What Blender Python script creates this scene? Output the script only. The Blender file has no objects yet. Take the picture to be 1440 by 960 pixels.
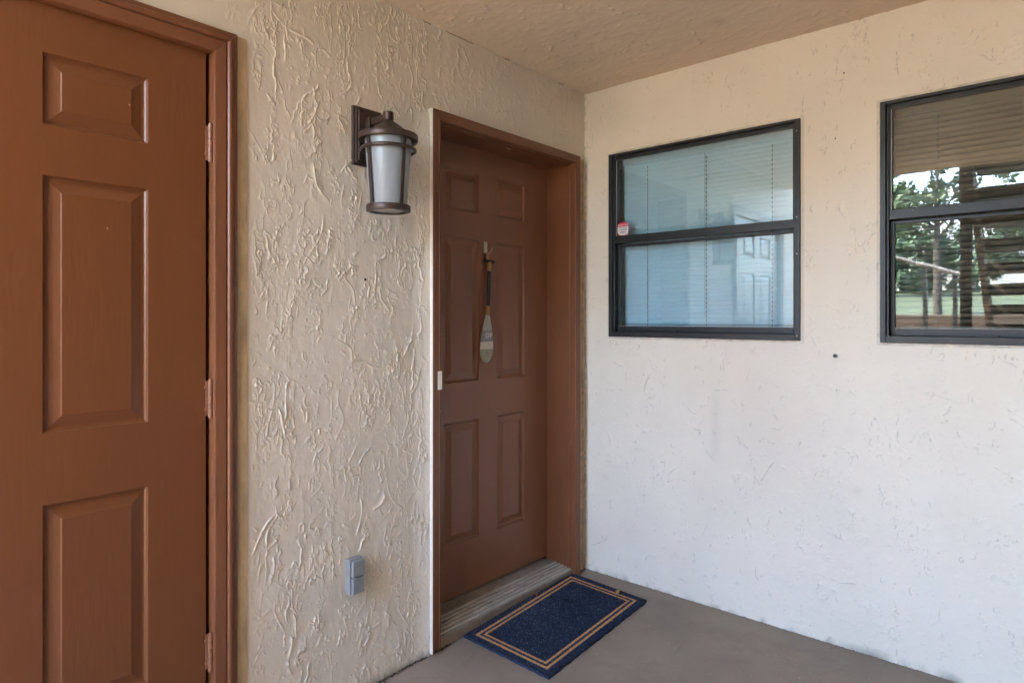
import bpy, math, random
import numpy as np
from math import radians, pi, sin, cos
random.seed(7)
C = bpy.context.scene.collection
SC = bpy.context.scene

# ------------------------------------------------------------------ camera
XB, YA, CEIL, EYE = 2.755, 1.8915, 2.44, 1.288     # window wall plane, door wall plane, ceiling, eye height
cd = bpy.data.cameras.new("camera"); cam = bpy.data.objects.new("camera", cd); C.objects.link(cam)
cd.sensor_width = 36; cd.lens = 22.625; cd.shift_y = -33/1440; cd.clip_end = 500; cd.clip_start = 0.02
cam.location = (0, 0, EYE); cam.rotation_euler = (pi/2, 0, math.atan2(784, 905) - pi/2)
SC.camera = cam
# ------------------------------------------------------------------ light
SUN_EL, SUN_AZ = radians(52), (0.42, 0.9)           # sun stands behind the door wall
w = bpy.data.worlds.new("World"); SC.world = w; w.use_nodes = True
nt = w.node_tree; bg = nt.nodes["Background"]
sky = nt.nodes.new("ShaderNodeTexSky"); sky.sky_type = 'NISHITA'; sky.sun_disc = False
sky.sun_elevation = SUN_EL; sky.sun_rotation = math.atan2(SUN_AZ[0], SUN_AZ[1])
sky.dust_density = 2.6; sky.air_density = 1.0
nt.links.new(sky.outputs[0], bg.inputs[0]); bg.inputs[1].default_value = 0.15
sl = bpy.data.lights.new("sun", 'SUN'); sl.energy = 2.2; sl.angle = radians(0.5); sl.color = (1, .95, .88)
so = bpy.data.objects.new("sun", sl); C.objects.link(so)
import mathutils
n_ = math.hypot(*SUN_AZ)
dv = mathutils.Vector((SUN_AZ[0]/n_*cos(SUN_EL), SUN_AZ[1]/n_*cos(SUN_EL), sin(SUN_EL)))
so.rotation_euler = dv.to_track_quat('Z', 'Y').to_euler()
SC.view_settings.view_transform = 'Standard'; SC.view_settings.look = 'None'
SC.view_settings.exposure = 5.55; SC.view_settings.gamma = 1.0
SC.cycles.max_bounces = 10; SC.cycles.diffuse_bounces = 6; SC.cycles.transparent_max_bounces = 12

# ------------------------------------------------------------------ materials
def mat(name, col, rough=.6, metal=0., var=0., vscale=6., bump=0., bscale=60., spec=.5, detail=3., specks=None, stretch=(1,1,1), col2=None):
    m = bpy.data.materials.new(name); m.use_nodes = True; t = m.node_tree; N = t.nodes; L = t.links
    p = N["Principled BSDF"]; p.inputs["Base Color"].default_value = (*col, 1)
    p.inputs["Roughness"].default_value = rough; p.inputs["Metallic"].default_value = metal
    p.inputs["Specular IOR Level"].default_value = spec
    g = N.new("ShaderNodeNewGeometry"); mp = N.new("ShaderNodeMapping"); mp.inputs["Scale"].default_value = stretch
    L.new(g.outputs["Position"], mp.inputs[0])
    last = None
    if var or col2:
        no = N.new("ShaderNodeTexNoise"); no.inputs["Scale"].default_value = vscale; no.inputs["Detail"].default_value = 5
        no.inputs["Roughness"].default_value = .62
        L.new(mp.outputs[0], no.inputs["Vector"])
        r = N.new("ShaderNodeValToRGB"); r.color_ramp.elements[0].position = .3; r.color_ramp.elements[1].position = .7
        a = tuple(c*(1-var) for c in col); b = col2 if col2 else tuple(min(1, c*(1+var)) for c in col)
        r.color_ramp.elements[0].color = (*a, 1); r.color_ramp.elements[1].color = (*b, 1)
        L.new(no.outputs[0], r.inputs[0]); last = r.outputs[0]
        # roughness varies too
        mr = N.new("ShaderNodeMapRange"); mr.inputs[3].default_value = rough*.85; mr.inputs[4].default_value = min(1, rough*1.15)
        L.new(no.outputs[0], mr.inputs[0]); L.new(mr.outputs[0], p.inputs["Roughness"])
    if specks:
        sc_, th, sc_col = specks
        vo = N.new("ShaderNodeTexVoronoi"); vo.inputs["Scale"].default_value = sc_
        L.new(g.outputs["Position"], vo.inputs["Vector"])
        r2 = N.new("ShaderNodeMath"); r2.operation = 'LESS_THAN'; r2.inputs[1].default_value = th
        L.new(vo.outputs["Distance"], r2.inputs[0])
        wn = N.new("ShaderNodeSeparateColor"); L.new(vo.outputs["Color"], wn.inputs[0])
        r3 = N.new("ShaderNodeMath"); r3.operation = 'GREATER_THAN'; r3.inputs[1].default_value = .72
        L.new(wn.outputs[0], r3.inputs[0])
        r4 = N.new("ShaderNodeMath"); r4.operation = 'MULTIPLY'; L.new(r2.outputs[0], r4.inputs[0]); L.new(r3.outputs[0], r4.inputs[1])
        mx = N.new("ShaderNodeMix"); mx.data_type = 'RGBA'; L.new(r4.outputs[0], mx.inputs[0])
        if last: L.new(last, mx.inputs[6])
        else: mx.inputs[6].default_value = (*col, 1)
        mx.inputs[7].default_value = (*sc_col, 1); last = mx.outputs[2]
    if last: L.new(last, p.inputs["Base Color"])
    if bump:
        nb = N.new("ShaderNodeTexNoise"); nb.inputs["Scale"].default_value = bscale; nb.inputs["Detail"].default_value = detail
        L.new(mp.outputs[0], nb.inputs["Vector"])
        bu = N.new("ShaderNodeBump"); bu.inputs["Strength"].default_value = 1; bu.inputs["Distance"].default_value = bump
        L.new(nb.outputs[0], bu.inputs["Height"]); L.new(bu.outputs[0], p.inputs["Normal"])
    return m

def add_stains(m, scale, lo, hi, col, amt, stretch=(1, 1, 1)):
    t = m.node_tree; N = t.nodes; L = t.links; p = N["Principled BSDF"]; src = p.inputs["Base Color"].links[0].from_socket
    g = N.new("ShaderNodeNewGeometry"); mp = N.new("ShaderNodeMapping"); mp.inputs["Scale"].default_value = stretch; L.new(g.outputs["Position"], mp.inputs[0])
    no = N.new("ShaderNodeTexNoise"); no.inputs["Scale"].default_value = scale; no.inputs["Detail"].default_value = 9; no.inputs["Roughness"].default_value = .68; no.inputs["Distortion"].default_value = .8
    L.new(mp.outputs[0], no.inputs["Vector"])
    mr = N.new("ShaderNodeMapRange"); mr.inputs[1].default_value = lo; mr.inputs[2].default_value = hi; mr.inputs[4].default_value = amt; L.new(no.outputs[0], mr.inputs[0])
    mx = N.new("ShaderNodeMix"); mx.data_type = 'RGBA'; L.new(mr.outputs[0], mx.inputs[0]); L.new(src, mx.inputs[6]); mx.inputs[7].default_value = (*col, 1)
    L.new(mx.outputs[2], p.inputs["Base Color"])
def stucco(name, col, dirt):
    """painted stucco; the mesh carries its relief and a 'dirt' attribute (grime caught in its own grooves)"""
    m = mat(name, col, rough=.5, var=.045, vscale=2.6, bump=.0003, bscale=150, detail=4, spec=.45)
    t = m.node_tree; N = t.nodes; L = t.links; p = N["Principled BSDF"]
    src = p.inputs["Base Color"].links[0].from_socket
    at = N.new("ShaderNodeAttribute"); at.attribute_name = "dirt"
    mx = N.new("ShaderNodeMix"); mx.data_type = 'RGBA'; L.new(at.outputs["Fac"], mx.inputs[0]); L.new(src, mx.inputs[6])
    mx.inputs[7].default_value = (*dirt, 1); L.new(mx.outputs[2], p.inputs["Base Color"])
    return m

M = {}
M['wallA'] = stucco('beige_stucco', (.66, .60, .505), (.16, .125, .085))
M['wallB'] = stucco('cream_stucco', (.75, .70, .60), (.17, .19, .15))
M['ceil'] = stucco('ceiling_stucco', (.63, .52, .395), (.16, .12, .08))
M['block'] = mat('tan_block_paint', (.25, .205, .15), .9)
M['core'] = mat('wall_core', (.5, .45, .38), .9)
M['brown'] = mat('brown_door_paint', (.152, .052, .017), .34, var=.05, vscale=3, bump=.0005, bscale=110, stretch=(1, 1, .12), specks=(17, .045, (.36, .22, .14)))
M['brown2'] = mat('brown_entry_door_paint', (.225, .095, .050), .38, var=.08, vscale=3, bump=.0003, bscale=80, stretch=(1, 1, .35), specks=(12, .03, (.36, .25, .18)))
M['trim'] = mat('brown_trim_paint', (.172, .064, .028), .36, var=.13, vscale=5, bump=.0006, bscale=60, stretch=(1, 1, .25), specks=(18, .05, (.5, .36, .26)))
M['hinge'] = mat('painted_hinge', (.23, .10, .055), .38, var=.15, vscale=60, bump=.0003, bscale=200)
M['dark'] = mat('dark_gap', (.012, .009, .007), .9)
M['filler'] = mat('tan_caulk', (.50, .38, .23), .7, var=.22, vscale=22, bump=.0015, bscale=70, stretch=(1, 1, .4))
M['fillerrough'] = mat('rough_tan_caulk', (.42, .30, .18), .8, var=.35, vscale=40, bump=.003, bscale=90)
M['whitestrip'] = mat('white_trim_edge', (.72, .67, .58), .45, var=.06, vscale=14, bump=.0005, bscale=60, specks=(25, .06, (.35, .28, .2)))
M['sill'] = mat('weathered_threshold', (.25, .225, .185), .7, var=.35, vscale=14, bump=.0012, bscale=120, stretch=(.25, 1, 1), specks=(30, .08, (.45, .42, .38)))
M['rib'] = mat('worn_threshold_rib', (.40, .37, .32), .6, var=.3, vscale=30, bump=.0006, bscale=120, stretch=(.4, 1, 1))
M['concrete'] = mat('brown_painted_concrete', (.235, .182, .134), .55, var=.20, vscale=2.2, bump=.0009, bscale=45, detail=6, specks=(9, .022, (.42, .38, .33)))
add_stains(M['concrete'], 4.5, .52, .70, (.14, .108, .08), .45)
add_stains(M['concrete'], 38, .60, .74, (.40, .33, .27), .45)
add_stains(M['sill'], 30, .50, .66, (.10, .085, .065), .55, (.5, 1, 1))
add_stains(M['brown'], 9, .60, .78, (.20, .085, .045), .4, (1, 1, .3))
add_stains(M['brown2'], 9, .60, .78, (.27, .13, .08), .4, (1, 1, .3))
add_stains(M['trim'], 26, .60, .74, (.30, .16, .09), .5, (1, 1, .2))
M['bronze'] = mat('bronze_lantern_metal', (.075, .050, .042), .40, metal=.55, var=.25, vscale=30, bump=.0002, bscale=200)
M['frame'] = mat('black_window_aluminium', (.022, .025, .028), .42, metal=.2, var=.3, vscale=20, bump=.0003, bscale=80, specks=(26, .05, (.32, .3, .27)))
M['seal'] = mat('grey_window_seal', (.30, .32, .33), .5)
M['caulk'] = mat('white_window_caulk', (.62, .55, .46), .7, var=.3, vscale=50, bump=.001, bscale=120)
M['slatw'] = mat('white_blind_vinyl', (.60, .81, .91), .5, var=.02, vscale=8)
M['slatd'] = mat('tan_blind_vinyl', (.24, .21, .165), .5, var=.12, vscale=6)
M['cord'] = mat('blind_cord', (.17, .21, .22), .8)
M['plas'] = mat('grey_plastic', (.235, .25, .25), .42, var=.06, vscale=30, bump=.0002, bscale=150)
M['brass'] = mat('worn_brass', (.62, .45, .16), .35, metal=.8, var=.2, vscale=80)
M['plate'] = mat('bare_metal_plate', (.80, .74, .66), .32, metal=.35, var=.06, vscale=80)
M['hookm'] = mat('pale_hook_metal', (.55, .46, .30), .4, metal=.6, var=.15, vscale=90)
M['wood'] = mat('tan_paddle_wood', (.36, .19, .075), .6, var=.2, vscale=60, stretch=(1, 1, .2))
M['black'] = mat('black_paint', (.016, .017, .018), .45, var=.2, vscale=40)
M['rope'] = mat('dark_rope', (.03, .03, .025), .9, bump=.001, bscale=300)
M['pgrey'] = mat('grey_paddle_paint', (.37, .365, .35), .5, var=.12, vscale=40, stretch=(1, 1, .3))
M['pdgrey'] = mat('slate_paddle_paint', (.25, .26, .265), .5, var=.1, vscale=40)
M['pwhite'] = mat('white_paddle_paint', (.62, .58, .53), .6, var=.1, vscale=50)
M['pstone'] = mat('mottled_paddle_tip', (.33, .33, .26), .8, var=.35, vscale=90, bump=.001, bscale=200)
M['letter'] = mat('white_print', (.75, .73, .68), .6)
M['red'] = mat('red_print', (.55, .02, .03), .45)
M['stickw'] = mat('white_sticker', (.72, .72, .72), .45)
M['ink'] = mat('black_print', (.02, .02, .02), .5)
M['navy'] = mat('navy_coir', (.026, .036, .066), .95, var=.4, vscale=70, spec=.15)
M['navyl'] = mat('faded_navy_coir', (.17, .18, .20), .95, var=.4, vscale=70, spec=.15)
M['tan'] = mat('tan_coir', (.52, .28, .13), .95, var=.25, vscale=90, spec=.15)
M['grime'] = mat('dirt_crumbs', (.05, .036, .025), .95, var=.4, vscale=60, bump=.001, bscale=300)
M['chipw'] = mat('pale_chips', (.50, .42, .33), .85, var=.2, vscale=60)
M['leafy'] = mat('dry_leaf', (.45, .27, .07), .6, var=.2, vscale=90)
M['leafr'] = mat('red_leaf', (.30, .03, .02), .6, var=.2, vscale=90)
M['grass'] = mat('lawn_grass', (.045, .062, .028), .9, var=.35, vscale=1.2, bump=.03, bscale=12)
M['asph'] = mat('pale_road', (.24, .24, .24), .9, var=.2, vscale=8)
M['bounce_ground'] = mat('tan_bounce_ground', (.36, .25, .15), .9, var=.12, vscale=4, bump=.001, bscale=50)
M['bark'] = mat('tree_bark', (.05, .038, .03), .9, var=.4, vscale=8, bump=.02, bscale=18, stretch=(1, 1, .2))
M['timber'] = mat('brown_stair_paint', (.062, .043, .032), .6, var=.18, vscale=6, bump=.001, bscale=50)
M['roofm'] = mat('grey_shingle', (.16, .16, .165), .9, var=.3, vscale=9)
M['house'] = mat('pale_siding', (.50, .50, .47), .8, var=.08, vscale=3)
M['carp'] = mat('blue_car_paint', (.10, .25, .45), .25, var=.05)
M['carw'] = mat('white_car_paint', (.75, .76, .78), .25)
M['tyre'] = mat('tyre_rubber', (.02, .02, .02), .8)
M['darkglass'] = mat('dark_car_glass', (.02, .025, .03), .08)
M['roomwall'] = mat('room_wall', (.30, .28, .25), .9)
def leafmat(name, c):
    m = mat(name, c, .55, var=.45, vscale=1.6); return m
M['leaf1'] = leafmat('oak_leaves', (.045, .075, .028)); M['leaf2'] = leafmat('pine_leaves', (.045, .085, .045))
def glassmat(name, tint, f0):
    m = bpy.data.materials.new(name); m.use_nodes = True; t = m.node_tree; N = t.nodes; L = t.links
    N.remove(N["Principled BSDF"]); out = N["Material Output"]
    tr = N.new("ShaderNodeBsdfTransparent"); tr.inputs[0].default_value = (*tint, 1)
    gl = N.new("ShaderNodeBsdfGlossy"); gl.inputs["Roughness"].default_value = 0.0; gl.inputs[0].default_value = (1, 1, 1, 1)
    lw = N.new("ShaderNodeLayerWeight"); lw.inputs[0].default_value = .5
    pw = N.new("ShaderNodeMath"); pw.operation = 'POWER'; pw.inputs[1].default_value = 5; L.new(lw.outputs["Facing"], pw.inputs[0])
    ma = N.new("ShaderNodeMath"); ma.operation = 'MULTIPLY_ADD'; ma.inputs[1].default_value = 1-f0; ma.inputs[2].default_value = f0
    L.new(pw.outputs[0], ma.inputs[0])
    # very slight waviness of float glass
    g = N.new("ShaderNodeNewGeometry"); no = N.new("ShaderNodeTexNoise"); no.inputs["Scale"].default_value = 3.5
    L.new(g.outputs["Position"], no.inputs["Vector"])
    bu = N.new("ShaderNodeBump"); bu.inputs["Distance"].default_value = .00022; L.new(no.outputs[0], bu.inputs["Height"]); L.new(bu.outputs[0], gl.inputs["Normal"])
    mx = N.new("ShaderNodeMixShader"); L.new(ma.outputs[0], mx.inputs[0]); L.new(tr.outputs[0], mx.inputs[1]); L.new(gl.outputs[0], mx.inputs[2])
    L.new(mx.outputs[0], out.inputs[0]); return m
M['glass'] = glassmat('window_glass', (.90, .95, .97), .085)
M['glass2'] = glassmat('tinted_window_glass', (.86, .90, .90), .065)
m = mat('frosted_lantern_glass', (.38, .425, .46), .3, var=.10, vscale=9); p = m.node_tree.nodes["Principled BSDF"]
p.inputs["Transmission Weight"].default_value = .35; p.inputs["Subsurface Weight"].default_value = 0.0
M['opal'] = m

# ------------------------------------------------------------------ helpers
def tag(o, label=None, cat=None, group=None, kind=None):
    if label: o['label'] = label
    if cat: o['category'] = cat
    if group: o['group'] = group
    if kind: o['kind'] = kind
    return o
def empty(name, loc, label=None, cat=None, group=None, rz=0):
    o = bpy.data.objects.new(name, None); o.location = loc; o.rotation_euler = (0, 0, rz); o.empty_display_size = .1
    C.objects.link(o); return tag(o, label, cat, group)
class MB:
    def __init__(s): s.v = []; s.f = []; s.mi = []; s.m = 0
    def add(s, vs, fs):
        b = len(s.v); s.v += [tuple(v) for v in vs]; s.f += [tuple(b+i for i in f) for f in fs]; s.mi += [s.m]*len(fs); return s
    def box(s, x0, x1, y0, y1, z0, z1):
        return s.add([(x0,y0,z0),(x1,y0,z0),(x1,y1,z0),(x0,y1,z0),(x0,y0,z1),(x1,y0,z1),(x1,y1,z1),(x0,y1,z1)],
                     [(0,3,2,1),(4,5,6,7),(0,1,5,4),(1,2,6,5),(2,3,7,6),(3,0,4,7)])
    def tube(s, a, b, r0, r1=None, n=12, cap=True):
        r1 = r0 if r1 is None else r1
        a = mathutils.Vector(a); b = mathutils.Vector(b); d = (b-a).normalized()
        u = d.orthogonal().normalized(); v = d.cross(u)
        vs = [a+(u*cos(2*pi*i/n)+v*sin(2*pi*i/n))*r0 for i in range(n)]+[b+(u*cos(2*pi*i/n)+v*sin(2*pi*i/n))*r1 for i in range(n)]
        fs = [(i,(i+1)%n,n+(i+1)%n,n+i) for i in range(n)]
        if cap: fs += [tuple(range(n-1,-1,-1)), tuple(range(n,2*n))]
        return s.add(vs, fs)
    def lathe(s, prof, c=(0,0,0), n=32, closed=False):
        vs = [(c[0]+r*cos(2*pi*i/n), c[1]+r*sin(2*pi*i/n), c[2]+z) for r, z in prof for i in range(n)]
        k = len(prof); fs = []
        for j in range(k if closed else k-1):
            a = j*n; b = ((j+1)%k)*n
            fs += [(a+i, a+(i+1)%n, b+(i+1)%n, b+i) for i in range(n)]
        return s.add(vs, fs)
    def build(s, name, m, parent=None, smooth=False, bevel=0, seg=2, loc=None):
        me = bpy.data.meshes.new(name); me.from_pydata(s.v, [], s.f)
        for mm in (m if isinstance(m, (list, tuple)) else [m]): me.materials.append(mm)
        if any(s.mi): me.polygons.foreach_set('material_index', s.mi)
        import bmesh
        bm = bmesh.new(); bm.from_mesh(me); bmesh.ops.recalc_face_normals(bm, faces=bm.faces); bm.to_mesh(me); bm.free()
        me.polygons.foreach_set('use_smooth', [bool(smooth)]*len(me.polygons)); me.update()
        o = bpy.data.objects.new(name, me); C.objects.link(o)
        if smooth == 'auto': me.set_sharp_from_angle(angle=radians(38))
        if bevel:
            b = o.modifiers.new('bevel', 'BEVEL'); b.width = bevel; b.segments = seg; b.limit_method = 'ANGLE'; b.angle_limit = radians(35)
        if loc: o.location = loc
        if parent: setp(o, parent)
        return o
def setp(o, par):
    """parent keeping the vertices where they were written (world coordinates)"""
    o.parent = par; wm = par_world(par); o.matrix_parent_inverse = wm.inverted()
def par_world(p):
    m = p.matrix_basis.copy()
    while p.parent: m = p.parent.matrix_basis @ p.matrix_parent_inverse @ m if False else (p.matrix_parent_inverse @ m); p = p.parent; m = p.matrix_basis @ m
    return m
def copyo(o, parent=None, off=(0,0,0)):
    c = o.copy(); C.objects.link(c)
    if parent is not None: c.parent = parent
    c.location = (o.location[0]+off[0], o.location[1]+off[1], o.location[2]+off[2]); return c

FS = .023
def floorz(x): return -FS*(XB-max(min(x, XB), -1.0))

# value noise on a grid (numpy)
def vnoise(nx, nz, cell_x, cell_z, rng):
    gx = int(nx/cell_x)+3; gz = int(nz/cell_z)+3
    g = rng.random((gx, gz)).astype(np.float32)*2-1
    x = np.arange(nx)/cell_x; z = np.arange(nz)/cell_z
    xi = x.astype(int); zi = z.astype(int); fx = x-xi; fz = z-zi
    fx = (fx*fx*(3-2*fx))[:, None]; fz = (fz*fz*(3-2*fz))[None, :]
    a = g[np.ix_(xi, zi)]; b = g[np.ix_(xi+1, zi)]; c = g[np.ix_(xi, zi+1)]; d = g[np.ix_(xi+1, zi+1)]
    return (a*(1-fx)+b*fx)*(1-fz)+(c*(1-fx)+d*fx)*fz

def relief(W, H, res, seed, strokes, crumbs, amp, ang=90., spread=28., width=.0021, groove=0., lap=.35, und=(.0008, .0003, .00012), lenr=(.03, .2), lips=0.):
    """height field (metres) of trowelled stucco: long curved ridges where the trowel lifted, crumbly patches, soft undulation"""
    rng = np.random.default_rng(seed); nx = int(W/res)+2; nz = int(H/res)+2
    px = []; pz = []; pa = []; ph = []; pw = []; ps = []
    def stroke(x, z, a, L, h, wd, curl, sgn):
        n = max(3, int(L/(res*.7))); t = np.linspace(0, 1, n)
        k = np.cumsum(rng.normal(0, 1, n))*curl*.012 + np.sin(t*rng.uniform(2, 8)+rng.uniform(0, 6))*curl*.35
        th = a+k; step = L/n
        xs = x+np.cumsum(np.cos(th))*step; zs = z+np.cumsum(np.sin(th))*step
        md = .55+.45*np.interp(t, np.linspace(0, 1, 9), rng.random(9)); env = np.minimum(1, np.minimum(t, 1-t)*7+.15)
        px.append(xs); pz.append(zs); pa.append(th); ph.append(h*md*env); pw.append(np.full(n, wd)*(.7+.6*md)); ps.append(np.full(n, sgn))
        return xs, zs, th
    for i in range(strokes):
        a = radians(rng.normal(ang, spread)) + (pi if rng.random() < .5 else 0)
        L = lenr[0]+(lenr[1]-lenr[0])*rng.random()**2.0
        x = rng.uniform(0, W); z = rng.uniform(0, H)
        xs, zs, th = stroke(x, z, a, L, amp*(.2+1.0*rng.random()**1.8), width*rng.uniform(.7, 1.5), rng.uniform(.3, 1.8), rng.choice([-1, 1]))
        if rng.random() < .35:      # a hook or fork at the end
            q = rng.integers(0, len(xs)); stroke(xs[q], zs[q], th[q]+rng.choice([-1, 1])*rng.uniform(.6, 1.8), L*rng.uniform(.15, .4), amp*rng.uniform(.3, .8), width*.8, 1.5, rng.choice([-1, 1]))
    for i in range(crumbs):
        cx = rng.uniform(0, W); cz = rng.uniform(0, H); r = rng.uniform(.008, .035)
        for k in range(rng.integers(4, 20)):
            stroke(cx+rng.normal(0, r*.6), cz+rng.normal(0, r), rng.uniform(0, 6.28), rng.uniform(.003, .014), amp*rng.uniform(.3, .8), width*rng.uniform(.5, .9), 2.5, rng.choice([-1, 1]))
    px, pz, pa, ph, pw, ps = [np.concatenate(q) for q in (px, pz, pa, ph, pw, ps)]
    h = np.zeros(nx*nz, np.float32); gr = np.zeros(nx*nz, np.float32)
    ix = np.rint(px/res).astype(int); iz = np.rint(pz/res).astype(int); R = int(.011/res)
    ca = np.cos(pa); sa = np.sin(pa)
    for dx in range(-R, R+1):
        for dz in range(-R, R+1):
            X = ix+dx; Z = iz+dz; ok = (X >= 0) & (X < nx) & (Z >= 0) & (Z < nz)
            ox = X*res-px; oz = Z*res-pz
            par = ox*ca+oz*sa; per = (-ox*sa+oz*ca)*ps
            core = np.exp(-(per/pw)**2); wide = lap*np.exp(-(per/(pw*5))**2)*(per > 0)
            val = ph*np.maximum(core, wide)*np.exp(-(par/np.maximum(pw*1.3, res))**2)
            ok &= val > 2e-5
            np.maximum.at(h, (X*nz+Z)[ok], val[ok])
            if groove:
                gv = ph*np.exp(-((per+pw*1.6)/(pw*.8))**2)*np.exp(-(par/np.maximum(pw*1.3, res))**2)
                ok2 = ok & (gv > 1e-5); np.maximum.at(gr, (X*nz+Z)[ok2], gv[ok2])
    h = h.reshape(nx, nz); gr = gr.reshape(nx, nz)
    brk = np.clip(.75+.6*vnoise(nx, nz, .012/res, .012/res, rng), .1, 1.2)
    h = h*brk-gr*groove
    if lips:        # edges of trowelled patches: a lip that falls off sharply on one side, slowly on the other
        for q_, (cx_, cz_) in enumerate(((.055, .13), (.035, .075))):
            f = vnoise(nx, nz, cx_/res, cz_/res, rng)+.45*vnoise(nx, nz, .4*cx_/res, .4*cz_/res, rng)+.20*vnoise(nx, nz, .16*cx_/res, .16*cz_/res, rng)
            gx_, gz_ = np.gradient(f, res); gm = np.sqrt(gx_**2+gz_**2)+4.; del gx_, gz_
            for lv in (-.42, .05, .5):
                d = (f-lv)/gm
                mk = np.clip(vnoise(nx, nz, .05/res, .08/res, rng)*2.4-.75, 0, 1)*np.clip(.8+.7*vnoise(nx, nz, .012/res, .012/res, rng), .1, 1.3)
                h = np.maximum(h, lips*mk*np.where(d < 0, np.exp(-(d/.0010)**2), np.maximum(np.exp(-(d/.0013)**2), .42*np.exp(-d/.014)))*(1 if q_ else .8))
                if groove:
                    gl_ = mk*np.exp(-((d+.0022)/.0011)**2); h = h-gl_*lips*.5; gr = np.maximum(gr, gl_*amp*.75)
    for A_, cx_, cz_ in ((und[0], .09, .16), (und[1], .02, .035), (und[2], .006, .009)):
        h = h + vnoise(nx, nz, cx_/res, cz_/res, rng)*A_
    return h.astype(np.float32), (gr/amp).astype(np.float32)

def sample(h, a, b, res):
    x = np.clip(a/res, 0, h.shape[0]-1.001); z = np.clip(b/res, 0, h.shape[1]-1.001)
    xi = x.astype(int); zi = z.astype(int); fx = (x-xi)[:, None]; fz = (z-zi)[None, :]
    return (h[np.ix_(xi, zi)]*(1-fx)+h[np.ix_(xi+1, zi)]*fx)*(1-fz)+(h[np.ix_(xi, zi+1)]*(1-fx)+h[np.ix_(xi+1, zi+1)]*fx)*fz

def sheet(name, A_, B_, hgt, dirt, tow, holes, m, flip=False, edge=None):
    """grid with relief: tow(a,b,h) -> xyz arrays; holes are rectangles (a0,a1,b0,b1) left open"""
    na, nb = len(A_), len(B_)
    AA, BB = np.meshgrid(A_, B_, indexing='ij')
    co = np.stack(tow(AA, BB, hgt), -1).reshape(-1, 3).astype(np.float32)
    ca = (A_[:-1]+A_[1:])/2; cb = (B_[:-1]+B_[1:])/2
    keep = np.ones((na-1, nb-1), bool)
    for a0, a1, b0, b1 in holes: keep &= ~(((ca > a0) & (ca < a1))[:, None] & ((cb > b0) & (cb < b1))[None, :])
    idx = np.arange(na*nb).reshape(na, nb)
    q = np.stack([idx[:-1, :-1], idx[1:, :-1], idx[1:, 1:], idx[:-1, 1:]], -1)[keep]
    if flip: q = q[:, ::-1]
    used = np.zeros(na*nb, bool); used[q.ravel()] = True; remap = np.cumsum(used)-1
    co = co[used]; q = remap[q]
    me = bpy.data.meshes.new(name); me.vertices.add(len(co)); me.vertices.foreach_set('co', co.ravel())
    me.loops.add(q.size); me.loops.foreach_set('vertex_index', q.ravel().astype(np.int32))
    me.polygons.add(len(q)); me.polygons.foreach_set('loop_start', np.arange(0, q.size, 4, dtype=np.int32))
    me.polygons.foreach_set('use_smooth', np.ones(len(q), bool)); me.update(calc_edges=True)
    at = me.attributes.new('dirt', 'FLOAT', 'POINT'); at.data.foreach_set('value', np.clip(dirt, 0, 1).reshape(-1)[used].astype(np.float32))
    me.materials.append(m); o = bpy.data.objects.new(name, me); C.objects.link(o); return o
def lines(*segs):
    out = []
    for a, b, s in segs: out.append(np.arange(a, b-s*.5, s))
    out.append([segs[-1][1]]); return np.concatenate(out)
def dist_noise(n, cell, seed):
    r = np.random.default_rng(seed); k = r.random(int(n/cell)+3); return np.interp(np.arange(n)/cell, np.arange(len(k)), k)

# ================================================================== STRUCTURE
# openings
AX0, AX1, AZ1 = -.090, .846, 2.075       # left door opening
BX0, BX1, BZ1 = 1.725, 2.636, 2.060      # entry door opening
WIN = [(.829, 1.741), (-.371, .541)]; WZ0, WZ1 = 1.195, 2.101

# --- door wall
wa = empty('stucco_wall', (.9, YA, 0), 'beige textured stucco wall holding the two brown doors and the lantern', 'wall')
res = .0018
xl = lines((-.75, .88, .02), (.88, 1.70, .0018), (1.70, XB+.004, .0042)); zl = lines((-.12, 2.445, .0021))
h, g = relief(3.6, 2.6, res, 11, 1700, 800, .0070, ang=90, spread=34, width=.00105, lap=.42, lips=.0058, lenr=(.02, .20))
hs = sample(h, xl+.76, zl+.13, res); hs = hs.copy()
smooth_band = np.clip((xl-.952)/.02, 0, 1)*np.clip((1.682-xl)/.008, 0, 1)+np.clip((xl-1.70)/.02, 0, 1)
hs *= (.12+.88*np.clip(smooth_band, 0, 1))[:, None]
hs += (.013*np.clip((xl-1.60)/.078, 0, 1)**1.6*(xl < 1.70))[:, None]*np.clip((2.11-zl)/.05, 0, 1)[None, :]
fz = np.array([floorz(x) for x in xl])
dn = np.clip(1-(zl[None, :]-fz[:, None]-.004)/(.012+.03*dist_noise(len(xl), 6, 3)[:, None]), 0, 1)*.65
dtop = (np.clip(1-np.abs(zl[None, :]-2.437)/.004, 0, 1)*(dist_noise(len(xl), 14, 8)[:, None] > .62))*.9*(xl > 1.2)[:, None]
o = sheet('stucco_face', xl, zl, hs, dn+dtop, lambda a, b, q: (a, YA-q, b),
          [(AX0-.04, AX1+.04, -.2, AZ1+.04), (BX0-.03, BX1+.03, -.2, BZ1+.03), (-.76, 3, -.2, -.075)], M['wallA'])
setp(o, wa)
c = MB(); T0, T1 = YA+.012, YA+.17
for x0, x1, z0, z1 in ((-.75, AX0-.02, -.3, 2.6), (AX0-.02, AX1+.02, AZ1+.02, 2.6), (AX1+.02, BX0-.02, -.3, 2.6), (BX0-.02, BX1+.02, BZ1+.02, 2.6), (BX1+.02, XB+.15, -.3, 2.6)):
    c.box(x0, x1, T0, T1, z0, z1)
c.box(-.756, -.75, YA+.001, T1, -.3, 2.6)
o = c.build('wall_core', M['core'], wa)
# dark nick in the stucco between lantern and outlet
o = MB().tube((1.385, YA-.0035, 1.424), (1.385, YA+.004, 1.424), .005, .003, 7).build('nick', M['dark'], wa)
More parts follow.
